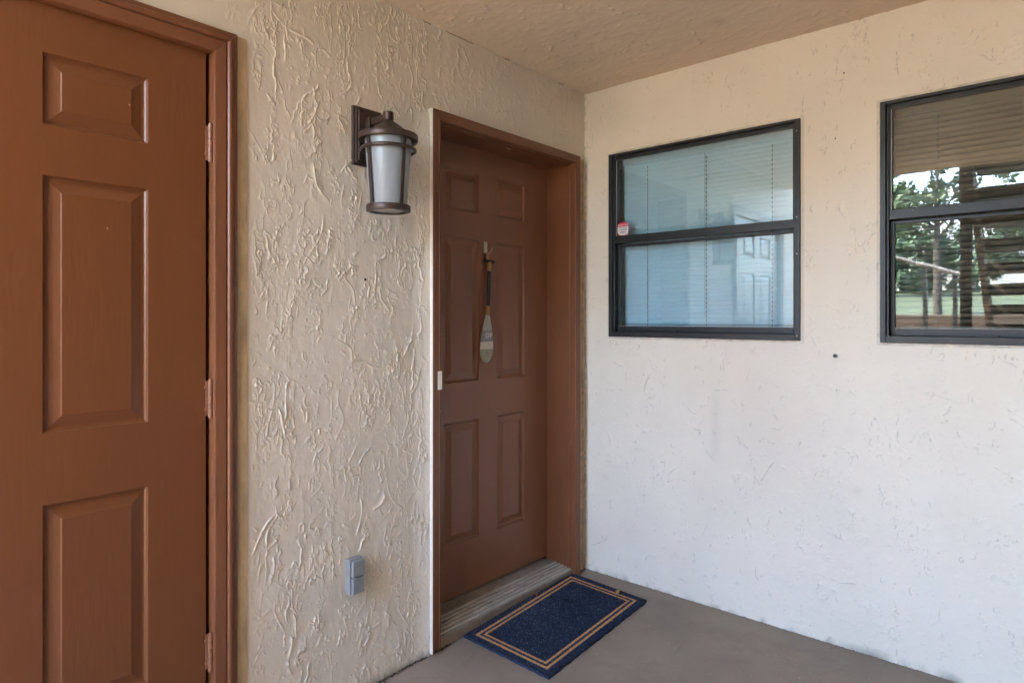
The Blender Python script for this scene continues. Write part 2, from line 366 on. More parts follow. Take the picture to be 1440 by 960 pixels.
# smooth tan strips between stucco and casings
fl = MB().box(.917, .951, YA-.0035, YA+.006, -.09, 2.132).build('filler_strip', M['filler'], wa)
fl2 = MB().box(2.679, XB-.012, YA-.0045, YA+.006, -.003, 2.10).build('filler_strip', M['fillerrough'], wa, bevel=.002)

# --- window wall
wb = empty('stucco_wall', (XB, .8, 0), 'pale cream stucco wall with fine cracks holding the two black windows', 'wall')
res = .003
yl = lines((-.75, .04, .02), (.04, YA+.006, .0032)); zl = lines((-.03, 2.445, .0032))
h, g = relief(2.8, 2.6, res, 23, 1100, 1300, .0026, ang=80, spread=60, width=.0016, groove=1.2, lap=.25, lips=.0022, und=(.0012, .0003, .00008), lenr=(.012, .13))
hs = sample(h, yl+.76, zl+.04, res).copy(); gs = sample(g, yl+.76, zl+.04, res)
rag = dist_noise(len(yl), 14, 5)*.4+dist_noise(len(yl), 40, 6)*.6
lump = np.clip(1-(zl[None, :])/(.012+.035*rag[:, None]), 0, 1)
hs += lump**2*.002
dirt = np.clip(gs*1.0-.22, 0, .38)+lump*.8*dist_noise(len(yl), 9, 9)[:, None]**2
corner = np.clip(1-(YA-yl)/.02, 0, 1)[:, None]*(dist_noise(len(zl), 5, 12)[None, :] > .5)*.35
for wy0, wy1 in WIN:        # grime round the frames
    inx = ((yl > wy0-.012) & (yl < wy1+.012))[:, None]; inz = ((zl > WZ0-.012) & (zl < WZ1+.012))[None, :]
    dirt = dirt + (inx & inz)*.45*dist_noise(len(yl), 9, 15)[:, None]
stain = np.exp(-((yl-1.19)/.022)**2)[:, None]*np.clip((zl-.62)/.1, 0, 1)[None, :]*np.clip((1.02-zl)/.1, 0, 1)[None, :]*.10
spot = np.exp(-(((yl-.62)[:, None]/.02)**2+((zl-.62)[None, :]/.02)**2))*.12
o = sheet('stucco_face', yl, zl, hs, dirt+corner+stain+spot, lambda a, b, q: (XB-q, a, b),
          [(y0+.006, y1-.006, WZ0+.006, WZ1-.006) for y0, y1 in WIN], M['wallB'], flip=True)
setp(o, wb)
c = MB(); T0, T1 = XB+.012, XB+.15
ys = [-.75, WIN[1][0]+.004, WIN[1][1]-.004, WIN[0][0]+.004, WIN[0][1]-.004, YA+.17]
for i in (0, 2, 4): c.box(T0, T1, ys[i], ys[i+1], -.3, 2.6)
for i in (1, 3): c.box(T0, T1, ys[i], ys[i+1], -.3, WZ0+.004); c.box(T0, T1, ys[i], ys[i+1], WZ1-.004, 2.6)
c.build('wall_core', M['core'], wb)
# dark room behind the windows
c = MB(); c.box(XB+2.2, XB+2.25, -1.2, 2.4, -.1, 2.5); c.box(XB+.15, XB+2.2, -1.25, -1.2, -.1, 2.5); c.box(XB+.15, XB+2.2, 2.4, 2.45, -.1, 2.5)
c.box(XB+.15, XB+2.2, -1.2, 2.4, -.15, -.1); c.box(XB+.15, XB+2.2, -1.2, 2.4, 2.5, 2.55)
tag(c.build('room_behind_windows', M['roomwall']), kind='structure')

# --- ceiling
res = .004
xc = lines((-.42, .9, .02), (.9, XB+.006, .0045)); yc = lines((-.75, .0, .02), (0, YA+.006, .0045))
h, g = relief(3.4, 2.8, res, 41, 2400, 1500, .0075, ang=35, spread=35, width=.0024, lap=.3, lips=.0018, und=(.0014, .0006, .0002), lenr=(.015, .09))
hs = sample(h, xc+.43, yc+.76, res); dt = np.exp(-(((xc-2.42)[:, None]/.03)**2+((yc-1.03)[None, :]/.03)**2))*.25
o = sheet('ceiling', xc, yc, hs, dt, lambda a, b, q: (a, b, CEIL-q), [], M['ceil'], flip=True); tag(o, kind='structure')
c = MB().box(-.42, XB+2.3, -2.2, 8, CEIL+.012, 2.75); c.box(-.42, XB+.15, -2.2, -.75, CEIL-.002, CEIL+.012)
tag(c.build('upper_floor_slab', M['core']), kind='structure')
c = MB().box(-.4, 9, -2.19, 8, 2.76, 5.4).box(XB+2.3, 9, -2.2, 8, -.2, 2.75).box(-.2, XB+2.3, 2.9, 8, -.2, CEIL).box(XB+.16, XB+2.3, -2.2, -1.3, -.2, 2.44).box(-.40, XB+.155, -2.19, -2.0, -.3, 2.435).box(-4.2, -.401, -6, -.26, -.3, 5.4)  # last two boxes: unseen opposite wall and side wing, added to block light
tag(c.build('apartment_building', M['block']), 'beige apartment block rising above and behind the covered entry, with an added light-blocking wing', 'building')

# --- floor and ground
gx = np.linspace(-1.2, XB+.06, 60); gy = np.linspace(-2.7, YA+.20, 60); rng = np.random.default_rng(5)
me = bpy.data.meshes.new('entry_floor'); vs = [(x, y, floorz(x)+rng.normal(0, .0003)) for x in gx for y in gy]; n = len(gy)
fs = [(i*n+j, (i+1)*n+j, (i+1)*n+j+1, i*n+j+1) for i in range(len(gx)-1) for j in range(n-1)]
b = MB().add(vs, fs); b.box(-1.2, XB+.06, -2.7, YA+.2, -.4, -.13)
o = b.build('entry_floor', M['concrete'], smooth=True); tag(o, kind='structure')

def gz(x):      # lawn rises behind the stairs
    d = -x
    if d < 4.6: return -.16
    if d < 5.0: return -.16+(d-4.6)/.4*1.36
    if d < 14: return 1.2+(d-5)*.008
    if d < 40: return 1.27+(d-14)*.065
    return 2.96+(d-40)*.01
xs = [400, 30, 3, 0, -3, -4.4, -4.6, -4.8, -5.0, -6, -8, -11, -14, -18, -22, -26, -30, -35, -40, -60, -100, -200, -400]; ysg = [-400, -120, -60, -30, -15, -5, 0, 5, 10, 15, 30, 60, 120, 400]
vs = [(x, y, gz(x)) for x in xs for y in ysg]; n = len(ysg)
fs = [(i*n+j, i*n+j+1, (i+1)*n+j+1, (i+1)*n+j) for i in range(len(xs)-1) for j in range(n-1)]
tag(MB().add(vs, fs).build('lawn', M['grass'], smooth=True), kind='structure')
b = MB()
for x0, x1 in ((-13.5, -8),):
    b.add([(x0, -60, gz(x0)+.012), (x1, -60, gz(x1)+.012), (x1, 60, gz(x1)+.012), (x0, 60, gz(x0)+.012)], [(0, 1, 2, 3)])
tag(b.build('road', M['asph']), kind='structure')
tag(MB().box(-4.38, -1.205, -12, 12, -.3, -.14).box(-1.205, 6, -12, -2.72, -.3, -.14).build('bounce_ground', M['bounce_ground']), kind='structure')  # unseen tan ground, added to bounce warm sunlight up into the entry
ob = empty('bounce_building', (2, -12, 0), 'added unseen tan block across the yard, bouncing sunlight toward the covered entry', 'building')  # unseen; added so its sunlit front throws warm light on the door wall
MB().box(-6, 14, -16, -12, -.3, 5).build('wall', M['core'], ob)
MB().box(-6.5, 14.5, -16.4, -11.4, 5, 5.3).build('roof', M['roofm'], ob)
for k in range(5):
    q = MB().box(-3.5+k*3.4, -2.0+k*3.4, -12.03, -11.96, 1.0, 2.2).build('window', M['frame'], ob); MB().box(-3.4+k*3.4, -2.1+k*3.4, -11.965, -11.95, 1.1, 2.1).build('pane', M['darkglass'], q)
rw = empty('retaining_wall', (-4.5, 0, -.16), 'low dark timber retaining wall below the lawn, reflected in the right window', 'retaining wall')
for k in range(5):
    MB().box(-4.55, -4.40, -8, 9, -.16+k*.3, -.16+k*.3+.29).build('timber_beam', M['timber'], rw, bevel=.01)

# ================================================================== DOORS
def panel(x0, x1, z0, z1, y, m, parent):
    """moulded door panel: steep sticking, flat channel, sloping raise, flat field"""
    prof = [(0, 0), (.0012, .0008), (.0035, .0065), (.007, .0098), (.0105, .0106), (.0145, .0106), (.0165, .0100), (.0385, .0036), (.0405, .0022), (.0425, .0018)]
    vs = []; fs = []
    for o_, d in prof: vs += [(x0+o_, y+d, z0+o_), (x1-o_, y+d, z0+o_), (x1-o_, y+d, z1-o_), (x0+o_, y+d, z1-o_)]
    for k in range(len(prof)-1):
        for i in range(4): fs.append((k*4+i, k*4+(i+1)%4, k*4+4+(i+1)%4, k*4+4+i))
    k = (len(prof)-1)*4; fs.append((k, k+1, k+2, k+3))
    o = MB().add(vs, fs).build('panel', m, parent)
    return o
ROWS = [(.292, .828), (1.003, 1.640), (1.764, 1.942)]
def leaf(x0, x1, z0, z1, cols, y, m, root):
    xs = sorted([x0, x1]+[v for c_ in cols for v in c_]); zs = sorted([z0, z1]+[v for r_ in ROWS for v in r_])
    b = MB()
    for i in range(len(xs)-1):
        for j in range(len(zs)-1):
            if any(abs(xs[i]-c_[0]) < 1e-6 for c_ in cols) and any(abs(zs[j]-r_[0]) < 1e-6 for r_ in ROWS): continue
            b.add([(xs[i], y, zs[j]), (xs[i+1], y, zs[j]), (xs[i+1], y, zs[j+1]), (xs[i], y, zs[j+1])], [(0, 1, 2, 3)])
    b.add([(x0,y,z0),(x1,y,z0),(x1,y+.042,z0),(x0,y+.042,z0),(x0,y,z1),(x1,y,z1),(x1,y+.042,z1),(x0,y+.042,z1)],
          [(0,1,2,3),(4,7,6,5),(1,5,6,2),(0,3,7,4),(3,2,6,7)])
    lf = b.build('door_leaf', m, root)
    for c_ in cols:
        for r_ in ROWS: panel(c_[0], c_[1], r_[0], r_[1], y, m, lf)
    return lf
def casing(x0, x1, z0, z1, prof, m, root, zb=None):
    """three mitred casing pieces; prof = closed outline of (outward offset, y)"""
    n = len(prof)
    def piece(ends):
        vs = ends[0]+ends[1]; fs = [(i, (i+1)%n, n+(i+1)%n, n+i) for i in range(n)]+[tuple(range(n)), tuple(range(2*n-1, n-1, -1))]
        return MB().add(vs, fs).build('casing', m, root)
    g_ = .0006
    piece(([(x0-o_, y, z0) for o_, y in prof], [(x0-o_, y, z1+o_-g_) for o_, y in prof]))
    piece(([(x1+o_, y, z0) for o_, y in prof], [(x1+o_, y, z1+o_-g_) for o_, y in prof]))
    piece(([(x0-o_+g_, y, z1+o_) for o_, y in prof], [(x1+o_-g_, y, z1+o_) for o_, y in prof]))

dA = empty('storage_door', (.378, YA, -.06), 'brown six-panel door at the left edge, close up, with painted hinges', 'door')
leaf(-.080, .834, -.03, 2.062, [(.092, .332), (.439, .679)], YA+.013, M['brown'], dA)
y = YA
casing(AX0, AX1, -.10, AZ1-.013, [(0, y+.05), (0, y-.010), (.0012, y-.0135), (.004, y-.015), (.034, y-.017), (.0355, y-.0135), (.0375, y-.0135), (.039, y-.019), (.0415, y-.0225), (.047, y-.0235), (.052, y-.0225), (.0545, y-.019), (.056, y-.0155), (.066, y-.0145), (.0705, y-.012), (.072, y-.008), (.072, y+.011), (.03, y+.011), (.012, y+.05)], M['trim'], dA)
j = MB().box(AX0-.01, AX1+.01, YA+.06, YA+.10, -.1, AZ1+.01); j.build('gap_shade_sheet', M['dark'], dA)  # near-black sheet behind the leaf, standing in for shade in the gaps
def hinge(zc, root, n_=5):
    b = MB(); L = .108; z = zc-L/2; s = L/n_
    for k in range(n_): b.tube((.8415, YA-.0005, z+k*s+.0006), (.8415, YA-.0005, z+(k+1)*s-.0006), .0072, n=14)
    b.tube((.8415, YA-.0005, z-.003), (.8415, YA-.0005, z+L+.003), .0045, n=10)
    o = b.build('hinge', M['hinge'], root, smooth='auto')
    MB().box(.833, .841, YA+.0085, YA+.0125, z+.004, z+L-.004).build('hinge_leaf', M['hinge'], o, bevel=.001)
    for dz in (.022, .086): MB().tube((.833, YA+.006, z+dz), (.833, YA+.013, z+dz), .0035, n=8).build('pin_stub', M['hinge'], o)
for zc in (1.797, 1.054, .316): hinge(zc, dA)

dB = empty('entry_door', (2.18, YA, 0), 'recessed brown six-panel entry door behind the doormat, beside the corner', 'door')
YL = 2.042
lf = leaf(1.728, 2.632, .062, 2.056, [(1.911, 2.126), (2.250, 2.452)], YL, M['brown2'], dB)
casing(BX0, BX1, -.004, BZ1, [(0, y+.012), (0, y-.026), (.002, y-.029), (.008, y-.030), (.0085, y-.028), (.036, y-.030), (.0405, y-.029), (.042, y-.026), (.042, y+.012)], M['trim'], dB)
# jambs and head lining of the recess
jm = M['trim']
MB().box(BX1-.0045, BX1+.02, YA+.004, YL+.06, -.002, BZ1-.0045).build('jamb', jm, dB, bevel=.0015)
MB().box(BX0-.02, BX0+.0045, YA+.004, YL+.06, -.002, BZ1-.0045).build('jamb', jm, dB, bevel=.0015)
MB().box(BX0-.02, BX1+.02, YA+.004, YL+.06, BZ1-.0045, BZ1+.018).build('jamb_head', jm, dB, bevel=.0015)
MB().box(BX0+.0046, BX1-.0046, YL+.045, YL+.058, .0, BZ1-.005).build('leaf_shade_sheet', M['dark'], dB)  # near-black sheet that makes the gap round the leaf look shaded
MB().box(1.6808, 1.6828, YA-.0285, YA+.003, -.014, 2.1015).build('white_edge_strip', M['whitestrip'], dB)
MB().box(BX0-.02, BX0+.02, YL-.004, YL+.002, 0, .05).build('sweep_gap', M['dark'], dB)
# threshold: sloping weathered board with raised ribs
n=26; vs=[]; ysd=np.linspace(YA-.012, YL+.045, 190)
def thz(yy):
    t=(yy-(YA-.012))/(YL-YA+.012); base=.030+.020*min(1,t)
    rib = 0
    return base+rib
b=MB(); vs=[]; 
for yy in ysd: vs += [(BX0+.004, yy, thz(yy)), (BX1-.003, yy, thz(yy))]
fs=[(2*i, 2*i+1, 2*i+3, 2*i+2) for i in range(len(ysd)-1)]
b.add(vs, fs); b.add([(BX0+.004, ysd[0], .030), (BX1-.003, ysd[0], .030), (BX1-.003, ysd[0], .0205), (BX0+.004, ysd[0], .0205)], [(0, 1, 2, 3)])
b.build('threshold', M['sill'], dB)
for k in range(5):
    yr = YA-.004+k*.022; MB().box(BX0+.006, BX1-.006, yr, yr+.011, thz(yr)-.002, thz(yr+.011)+.0045).build('rib', M['rib'], bpy.data.objects['threshold'], bevel=.0012)
MB().box(BX0+.003, BX1-.002, YA-.006, YL, -.11, .020).build('concrete_curb', M['concrete'], dB, bevel=.003)
# strike plate on the left casing
sp = MB().box(BX0-.019, BX0+.0012, YA-.0325, YA-.0305, 1.008, 1.080).build('strike_plate', M['plate'], dB, bevel=.0007)
MB().box(BX0+.0002, BX0+.0022, YA-.0325, YA-.004, 1.008, 1.080).build('plate_return', M['plate'], sp, bevel=.0006)
MB().box(BX0+.0012, BX0+.0068, YA-.030, YA-.012, 1.022, 1.062).build('latch_keeper', M['brass'], sp, bevel=.0015)
for z in (1.015, 1.072): MB().tube((BX0+.002, YA-.018, z), (BX0+.0036, YA-.018, z), .0028, n=8).build('screw', M['dark'], sp)
# small staple under the head
MB().tube((2.18, YA+.03, BZ1-.006), (2.205, YA+.03, BZ1-.006), .0015, n=6).build('staple', M['plate'], dB)

# ------------------------------------------------------------------ decorative paddle
PX, PY = 2.168, YL-.016
pd = empty('hanging_paddle', (PX, PY, 1.09), 'small decorative paddle with black shaft and grey blade hanging on the entry door', 'paddle')
def tx(z): return PX-.010+(z-1.09)*.045        # slight lean
b = MB().tube((tx(1.35), PY, 1.343), (tx(1.545), PY, 1.505), .0090, n=14); b.build('shaft', M['black'], pd, smooth='auto')
MB().tube((tx(1.31), PY, 1.300), (tx(1.35), PY, 1.344), .0100, .0090, n=14).build('wood_collar', M['wood'], pd, smooth='auto')
MB().tube((tx(1.5), PY, 1.504), (tx(1.54), PY, 1.545), .0095, .012, n=14).build('wood_collar', M['wood'], pd, smooth='auto')
MB().tube((tx(1.55)-.034, PY-.003, 1.548), (tx(1.55)+.034, PY+.004, 1.548), .0075, n=12).build('grip', M['rope'], pd, smooth='auto')
def bladew(z):  # half width of the blade from tip (z=0) to shoulder (z=.225)
    t = z/.225
    return .0440*math.sqrt(max(0, 1-((.27-t)/.272)**2)) if t < .27 else .0440-(.0440-.0095)*((t-.27)/.73)**1.9
ZT = 1.083
def bladepart(z0, z1, m, name, parent=None, extra=0):
    n_ = 14; vs = []; fs = []; k = 10
    for i in range(n_+1):
        z = z0+(z1-z0)*i/n_; wv = max(.0004, bladew(z))+extra
        for jx in range(k):
            a = 2*pi*jx/k; vs.append((tx(ZT+z)+wv*cos(a), PY+(.0058+extra)*sin(a)*(.25+.75*min(1, wv/.02)), ZT+z))
    for i in range(n_):
        for jx in range(k): fs.append((i*k+jx, i*k+(jx+1)%k, (i+1)*k+(jx+1)%k, (i+1)*k+jx))
    fs += [tuple(range(k)), tuple(range(n_*k+k-1, n_*k-1, -1))]
    return MB().add(vs, fs).build(name, m, parent or pd, smooth='auto')
bl = bladepart(.0, .225, M['pgrey'], 'blade')
bladepart(.062, .063+.033, M['pwhite'], 'white_band', bl, .0004)
bladepart(.0, .062, M['pstone'], 'mottled_tip', bl, .0003)
bladepart(.0965, .150, M['pdgrey'], 'slate_band', bl, .0003)
def text(s, size, m, parent, loc, rot, name='lettering', ext=.0002, sx=1):
    cu = bpy.data.curves.new('t', 'FONT'); cu.body = s; cu.size = size; cu.extrude = ext; cu.align_x = 'CENTER'; cu.align_y = 'CENTER'; cu.resolution_u = 3
    t = bpy.data.objects.new('t', cu); C.objects.link(t)
    me = bpy.data.meshes.new_from_object(t.evaluated_get(bpy.context.evaluated_depsgraph_get())); bpy.data.objects.remove(t); bpy.data.curves.remove(cu)
    me.name = name; me.materials.clear(); me.materials.append(m)
    mt = mathutils.Matrix.LocRotScale(mathutils.Vector(loc), mathutils.Euler(rot), mathutils.Vector((sx, 1, 1))); me.transform(mt)
    o = bpy.data.objects.new(name, me); C.objects.link(o); setp(o, parent); return o
text('DP', .031, M['letter'], bl, (tx(1.205)+.006, PY-.0068, 1.207), (pi/2, 0, 0), sx=1.25)
# hook and rope loop
hk = empty('door_hook', (PX, YL, 1.60), 'small pale metal hook on the entry door above the paddle', 'hook')
MB().box(PX-.012, PX+.012, YL-.0028, YL-.0003, 1.585, 1.640).build('hook_plate', M['hookm'], hk, bevel=.0012)
b = MB(); pts = [(PX+.002, YL-.003, 1.592), (PX+.003, YL-.012, 1.583), (PX+.006, YL-.022, 1.586), (PX+.013, YL-.028, 1.600), (PX+.016, YL-.030, 1.612)]
for p0, p1 in zip(pts, pts[1:]): b.tube(p0, p1, .0022, n=8)
b.build('hook_arm', M['hookm'], hk, smooth='auto')
MB().box(PX-.007, PX+.009, YL-.016, YL-.0135, 1.548, 1.590).build('hanging_tab', M['wood'], pd, bevel=.001)

# ------------------------------------------------------------------ wall lantern
LX, LY = 1.388, 1.762
ln = empty('wall_lantern', (LX, YA, 1.93), 'bronze wall lantern with frosted tapered glass mounted left of the entry door', 'wall lantern')
bp = MB().box(1.328, 1.448, YA-.012, YA+.004, 1.822, 2.028).build('backplate', M['bronze'], ln, bevel=.002)
MB().box(1.3345, 1.4415, YA-.020, YA-.0118, 1.8285, 2.0215).build('backplate_step', M['bronze'], bp, bevel=.003)
MB().box(1.342, 1.434, YA-.026, YA-.0198, 1.836, 2.014).build('backplate_face', M['bronze'], bp, bevel=.003)
for sx_ in (1.352,): MB().tube((sx_, YA-.032, 1.922), (sx_, YA-.025, 1.922), .005, n=10).build('cap_nut', M['bronze'], bp, smooth='auto')
b = MB().box(LX-.011, LX+.011, LY, YA-.045, 1.962, 1.986); b.build('arm', M['bronze'], ln, bevel=.003)
MB().box(LX-.021, LX+.021, YA-.050, YA-.026, 1.945, 1.990).build('arm_collar', M['bronze'], ln, bevel=.003)
MB().lathe([(0, .0), (.0150, .0), (.0150, .006), (.0175, .008), (.0175, .034), (.0155, .0365), (0, .038)], (LX, LY, 1.955), 24).build('finial', M['bronze'], ln, smooth='auto')
MB().lathe([(0, .056), (.016, .056), (.020, .053), (.045, .036), (.070, .016), (.079, .008), (.082, .003), (.082, -.003), (.078, -.004), (0, .002)], (LX, LY, 1.905), 40).build('roof_cap', M['bronze'], ln, smooth='auto')
def ring(z, ro, ri, hh, name):
    MB().lathe([(ri, -hh/2), (ro-.001, -hh/2), (ro, -hh/2+.0015), (ro, hh/2-.0015), (ro-.001, hh/2), (ri, hh/2)], (LX, LY, z), 48, closed=True).build(name, M['bronze'], ln, smooth='auto')
ring(1.902, .1005, .083, .020, 'upper_ring'); 
tr = MB()
n_, k_ = 48, 10; vs = [(LX+(.0905+.0058*cos(2*pi*q/k_))*cos(2*pi*i/n_), LY+(.0905+.0058*cos(2*pi*q/k_))*sin(2*pi*i/n_), 1.861+.0062*sin(2*pi*q/k_)) for i in range(n_) for q in range(k_)]
fs = [(i*k_+q, ((i+1)%n_)*k_+q, ((i+1)%n_)*k_+(q+1)%k_, i*k_+(q+1)%k_) for i in range(n_) for q in range(k_)]
tr.add(vs, fs).build('middle_ring', M['bronze'], ln, smooth=True)
ring(1.661, .0750, .058, .020, 'lower_ring')
MB().lathe([(.0795, .232), (.0795, .222), (.062, .004), (.060, 0), (.057, .004), (.0765, .222), (.0765, .232)], (LX, LY, 1.668), 48).build('frosted_glass', M['opal'], ln, smooth='auto')
for a in (0, pi/2, pi, -pi/2):
    ca, sa = cos(a), sin(a); b = MB(); vs = []
    for r, z in ((.0835, 1.895), (.0875, 1.895), (.0700, 1.668), (.0662, 1.668)):
        for s_ in (-.0072, .0072): vs.append((LX+r*ca-s_*sa, LY+r*sa+s_*ca, z))
    b.add(vs, [(0, 1, 3, 2), (2, 3, 5, 4), (4, 5, 7, 6), (6, 7, 1, 0), (0, 2, 4, 6), (1, 7, 5, 3)]).build('strap', M['bronze'], ln, bevel=.0008)
MB().lathe([(0, 0), (.059, 0), (.059, .003), (0, .003)], (LX, LY, 1.656), 40).build('bottom_glass', M['opal'], ln, smooth='auto')
MB().lathe([(0, 0), (.014, 0), (.016, .02), (.028, .055), (.030, .075), (.022, .10), (0, .112)], (LX, LY, 1.75), 20).build('bulb', M['stickw'], ln, smooth=True)

# ------------------------------------------------------------------ outlet cover box
bx = empty('outlet_box', (1.33, YA, .395), 'small grey plastic weatherproof outlet box low on the stucco wall', 'outlet box')
MB().box(1.3035, 1.3575, YA-.026, YA+.002, .337, .457).build('back_box', M['plas'], bx, bevel=.0025)
for z0, z1 in ((.340, .3955), (.3985, .455)):
    cv = MB().box(1.3065, 1.3545, YA-.042, YA-.029, z0, z1).build('flip_cover', M['plas'], bx, bevel=.003)
MB().box(1.309, 1.352, YA-.030, YA-.025, .342, .453).build('gasket', M['dark'], bx)
MB().tube((1.311, YA-.045, .397), (1.323, YA-.045, .397), .0022, n=8).build('cover_pin', M['plas'], bx)

# ================================================================== WINDOWS
def window(y0, y1, label, gmat):
    r = empty('black_window', (XB, (y0+y1)/2, WZ0), label, 'window', 'black framed windows in the cream stucco wall')
    X = XB
    fr = MB()
    f = .019
    for a0, a1, b0, b1 in ((y0, y0+f, WZ0, WZ1), (y1-f, y1, WZ0, WZ1)): fr.box(X-.010, X+.09, a0, a1, b0, b1)
    fr.box(X-.010, X+.09, y0+f, y1-f, WZ0, WZ0+.026); fr.box(X-.010, X+.09, y0+f, y1-f, WZ1-.011, WZ1)
    F = fr.build('frame', M['frame'], r, bevel=.0015)
    # inner track step
    b = MB()
    for a0, a1 in ((y0+f, y0+f+.008), (y1-f-.008, y1-f)): b.box(X+.004, X+.08, a0, a1, WZ0+.026, WZ1-.011)
    b.build('track', M['frame'], F, bevel=.001)
    a0, a1 = y0+f+.0075, y1-f-.0075
    up = MB().box(X+.010, X+.034, a0, a1, 1.658, 1.695).build('meeting_rail', M['frame'], r, bevel=.002)
    us = MB(); us.box(X+.012, X+.032, a0, a0+.008, 1.695, WZ1-.011); us.box(X+.012, X+.032, a1-.008, a1, 1.695, WZ1-.011); us.box(X+.012, X+.032, a0+.008, a1-.008, WZ1-.026, WZ1-.0112)
    U = us.build('upper_sash', M['frame'], r, bevel=.001)
    MB().box(X+.020, X+.0225, a0+.007, a1-.007, 1.694, WZ1-.016).build('pane', gmat, U)
    s = MB(); s.box(X+.009, X+.0115, a1-.0105, a1-.0075, 1.696, WZ1-.03); s.build('seal', M['seal'], U)
    ls = MB(); l0, l1, lz0, lz1 = a0, a1, WZ0+.0262, 1.654
    ls.box(X+.036, X+.062, l0, l0+.014, lz0, lz1); ls.box(X+.036, X+.062, l1-.014, l1, lz0, lz1)
    ls.box(X+.036, X+.062, l0+.014, l1-.014, lz0, lz0+.026); ls.box(X+.036, X+.062, l0+.014, l1-.014, lz1-.012, lz1)
    Lw = ls.build('lower_sash', M['frame'], r, bevel=.0015)
    MB().box(X+.046, X+.0485, l0+.013, l1-.013, lz0+.025, lz1-.011).build('pane', gmat, Lw)
    MB().box(X+.0335, X+.0355, l0+.014, l1-.014, lz0+.0262, lz0+.0285).build('seal', M['seal'], Lw)
    MB().box(X+.018, X+.034, (y0+y1)/2-.02+.12, (y0+y1)/2+.02+.12, WZ0+.0262, WZ0+.0345).build('latch', M['frame'], Lw, bevel=.001)
    c = MB(); g0 = .0045
    c.box(X-.0035, X+.004, y0+.02, y1-.02, WZ0-g0, WZ0-.0002); c.box(X-.0025, X+.004, y1+.0002, y1+.003, WZ0+.01, WZ1-.02)
    c.build('caulk_bead', M['caulk'], r)
    for z in (WZ1-.05, 1.70, 1.55, WZ0+.02): MB().tube((X-.0125, y0+.012, z), (X-.009, y0+.012, z), .0028, n=8).build('screw', M['seal'], F)
    return r
w1 = window(*WIN[0], 'black-framed window nearest the corner, pale blue blinds closed behind the glass', M['glass'])
w2 = window(*WIN[1], 'black-framed window cut off at right, mirroring trees and stairs', M['glass2'])
def blind(y0, y1, m, tilt, pitch, label, cords, xo=.108):
    r = empty('mini_blind', (XB+xo, (y0+y1)/2, WZ1-.03), label, 'window blind')
    MB().box(XB+xo-.014, XB+xo+.014, y0, y1, WZ1-.042, WZ1-.001).build('headrail', m, r, bevel=.002)
    vs = []; n_ = 6; W = .0125
    for yy in (y0, y1):
        for i in range(n_):
            t = (i/(n_-1)*2-1); lx = t*W; lz = .0022*(1-t*t)
            vs.append((lx*cos(tilt)-lz*sin(tilt), yy-(y0+y1)/2, -lx*sin(tilt)-lz*cos(tilt)+0))
    fs = [(i, i+1, n_+i+1, n_+i) for i in range(n_-1)]
    s0 = MB().add(vs, fs).build('slat', m, None, smooth=True)
    z = WZ1-.052; first = True; zend = WZ0+.062
    k = 0
    while z > zend:
        s = s0 if first else s0.copy()
        if not first: C.objects.link(s)
        s.location = (XB+xo+random.uniform(-.0004, .0004), (y0+y1)/2, z); s.rotation_euler = (random.uniform(-.0006, .0006), random.uniform(-.03, .03)*(tilt < 1.2), 0)
        setp(s, r); first = False; z -= pitch
    MB().box(XB+xo-.012, XB+xo+.012, y0, y1, z-.006, z+.004).build('bottom_rail', m, r, bevel=.002)
    for yc_ in cords:
        b = MB(); q = WZ1-.06
        while q > z:
            b.box(XB+xo-.0140, XB+xo-.0128, yc_-.0017, yc_+.0017, q-pitch*.62, q); q -= pitch
        b.build('ladder_cord', M['cord'], r)
    MB().tube((XB+xo-.019, cords[1]+.004, WZ1-.05), (XB+xo-.019, cords[1]+.004, WZ0+.10), .0008, n=6).build('pull_cord', M['cord'], r)
    return r
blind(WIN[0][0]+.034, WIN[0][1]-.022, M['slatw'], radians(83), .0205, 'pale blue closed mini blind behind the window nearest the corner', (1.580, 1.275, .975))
blind(WIN[1][0]+.034, WIN[1][1]-.030, M['slatd'], radians(40), .0215, 'dull tan mini blind half open behind the right-hand window', (.37, .10, -.25))
# security sticker on the upper pane
st = empty('security_sticker', (XB+.019, 1.671, 1.733), 'small red and white warning sticker in the lower corner of a window pane', 'sticker')
SY, SZ, SXp = 1.6745, 1.729, XB+.0192
def octo(ry, rz, x, z0=-1, z1=1, name='sticker', m=None, parent=None):
    n_ = 40; pts = []
    for i in range(n_):
        a = 2*pi*i/n_; cc, ss = cos(a), sin(a); k = (abs(cc)**3.2+abs(ss)**3.2)**(-1/3.2)
        pts.append((x, SY+ry*cc*k, SZ+max(z0, min(z1, rz*ss*k))))
    return MB().add(pts+[(p[0]+.0003, p[1], p[2]) for p in pts], [tuple(range(n_)), tuple(range(2*n_-1, n_-1, -1))]+[(i, (i+1) % n_, n_+(i+1) % n_, n_+i) for i in range(n_)]).build(name, m, parent)
octo(.0335, .0335, SXp-.0003, name='red_border', m=M['red'], parent=st)
octo(.0305, .0305, SXp-.0007, -1, .012, name='white_field', m=M['stickw'], parent=st)
rot = (pi/2, 0, -pi/2)
for s_, z_, sz_, m_ in (('WARNING', .0195, .0125, 'stickw'), ('PROTECTED', .005, .0085, 'ink'), ('BY 24 HOUR', -.005, .0085, 'ink'), ('VIDEO', -.017, .012, 'ink')):
    text(s_, sz_, M[m_], st, (SXp-.0013, SY, SZ+z_), rot)

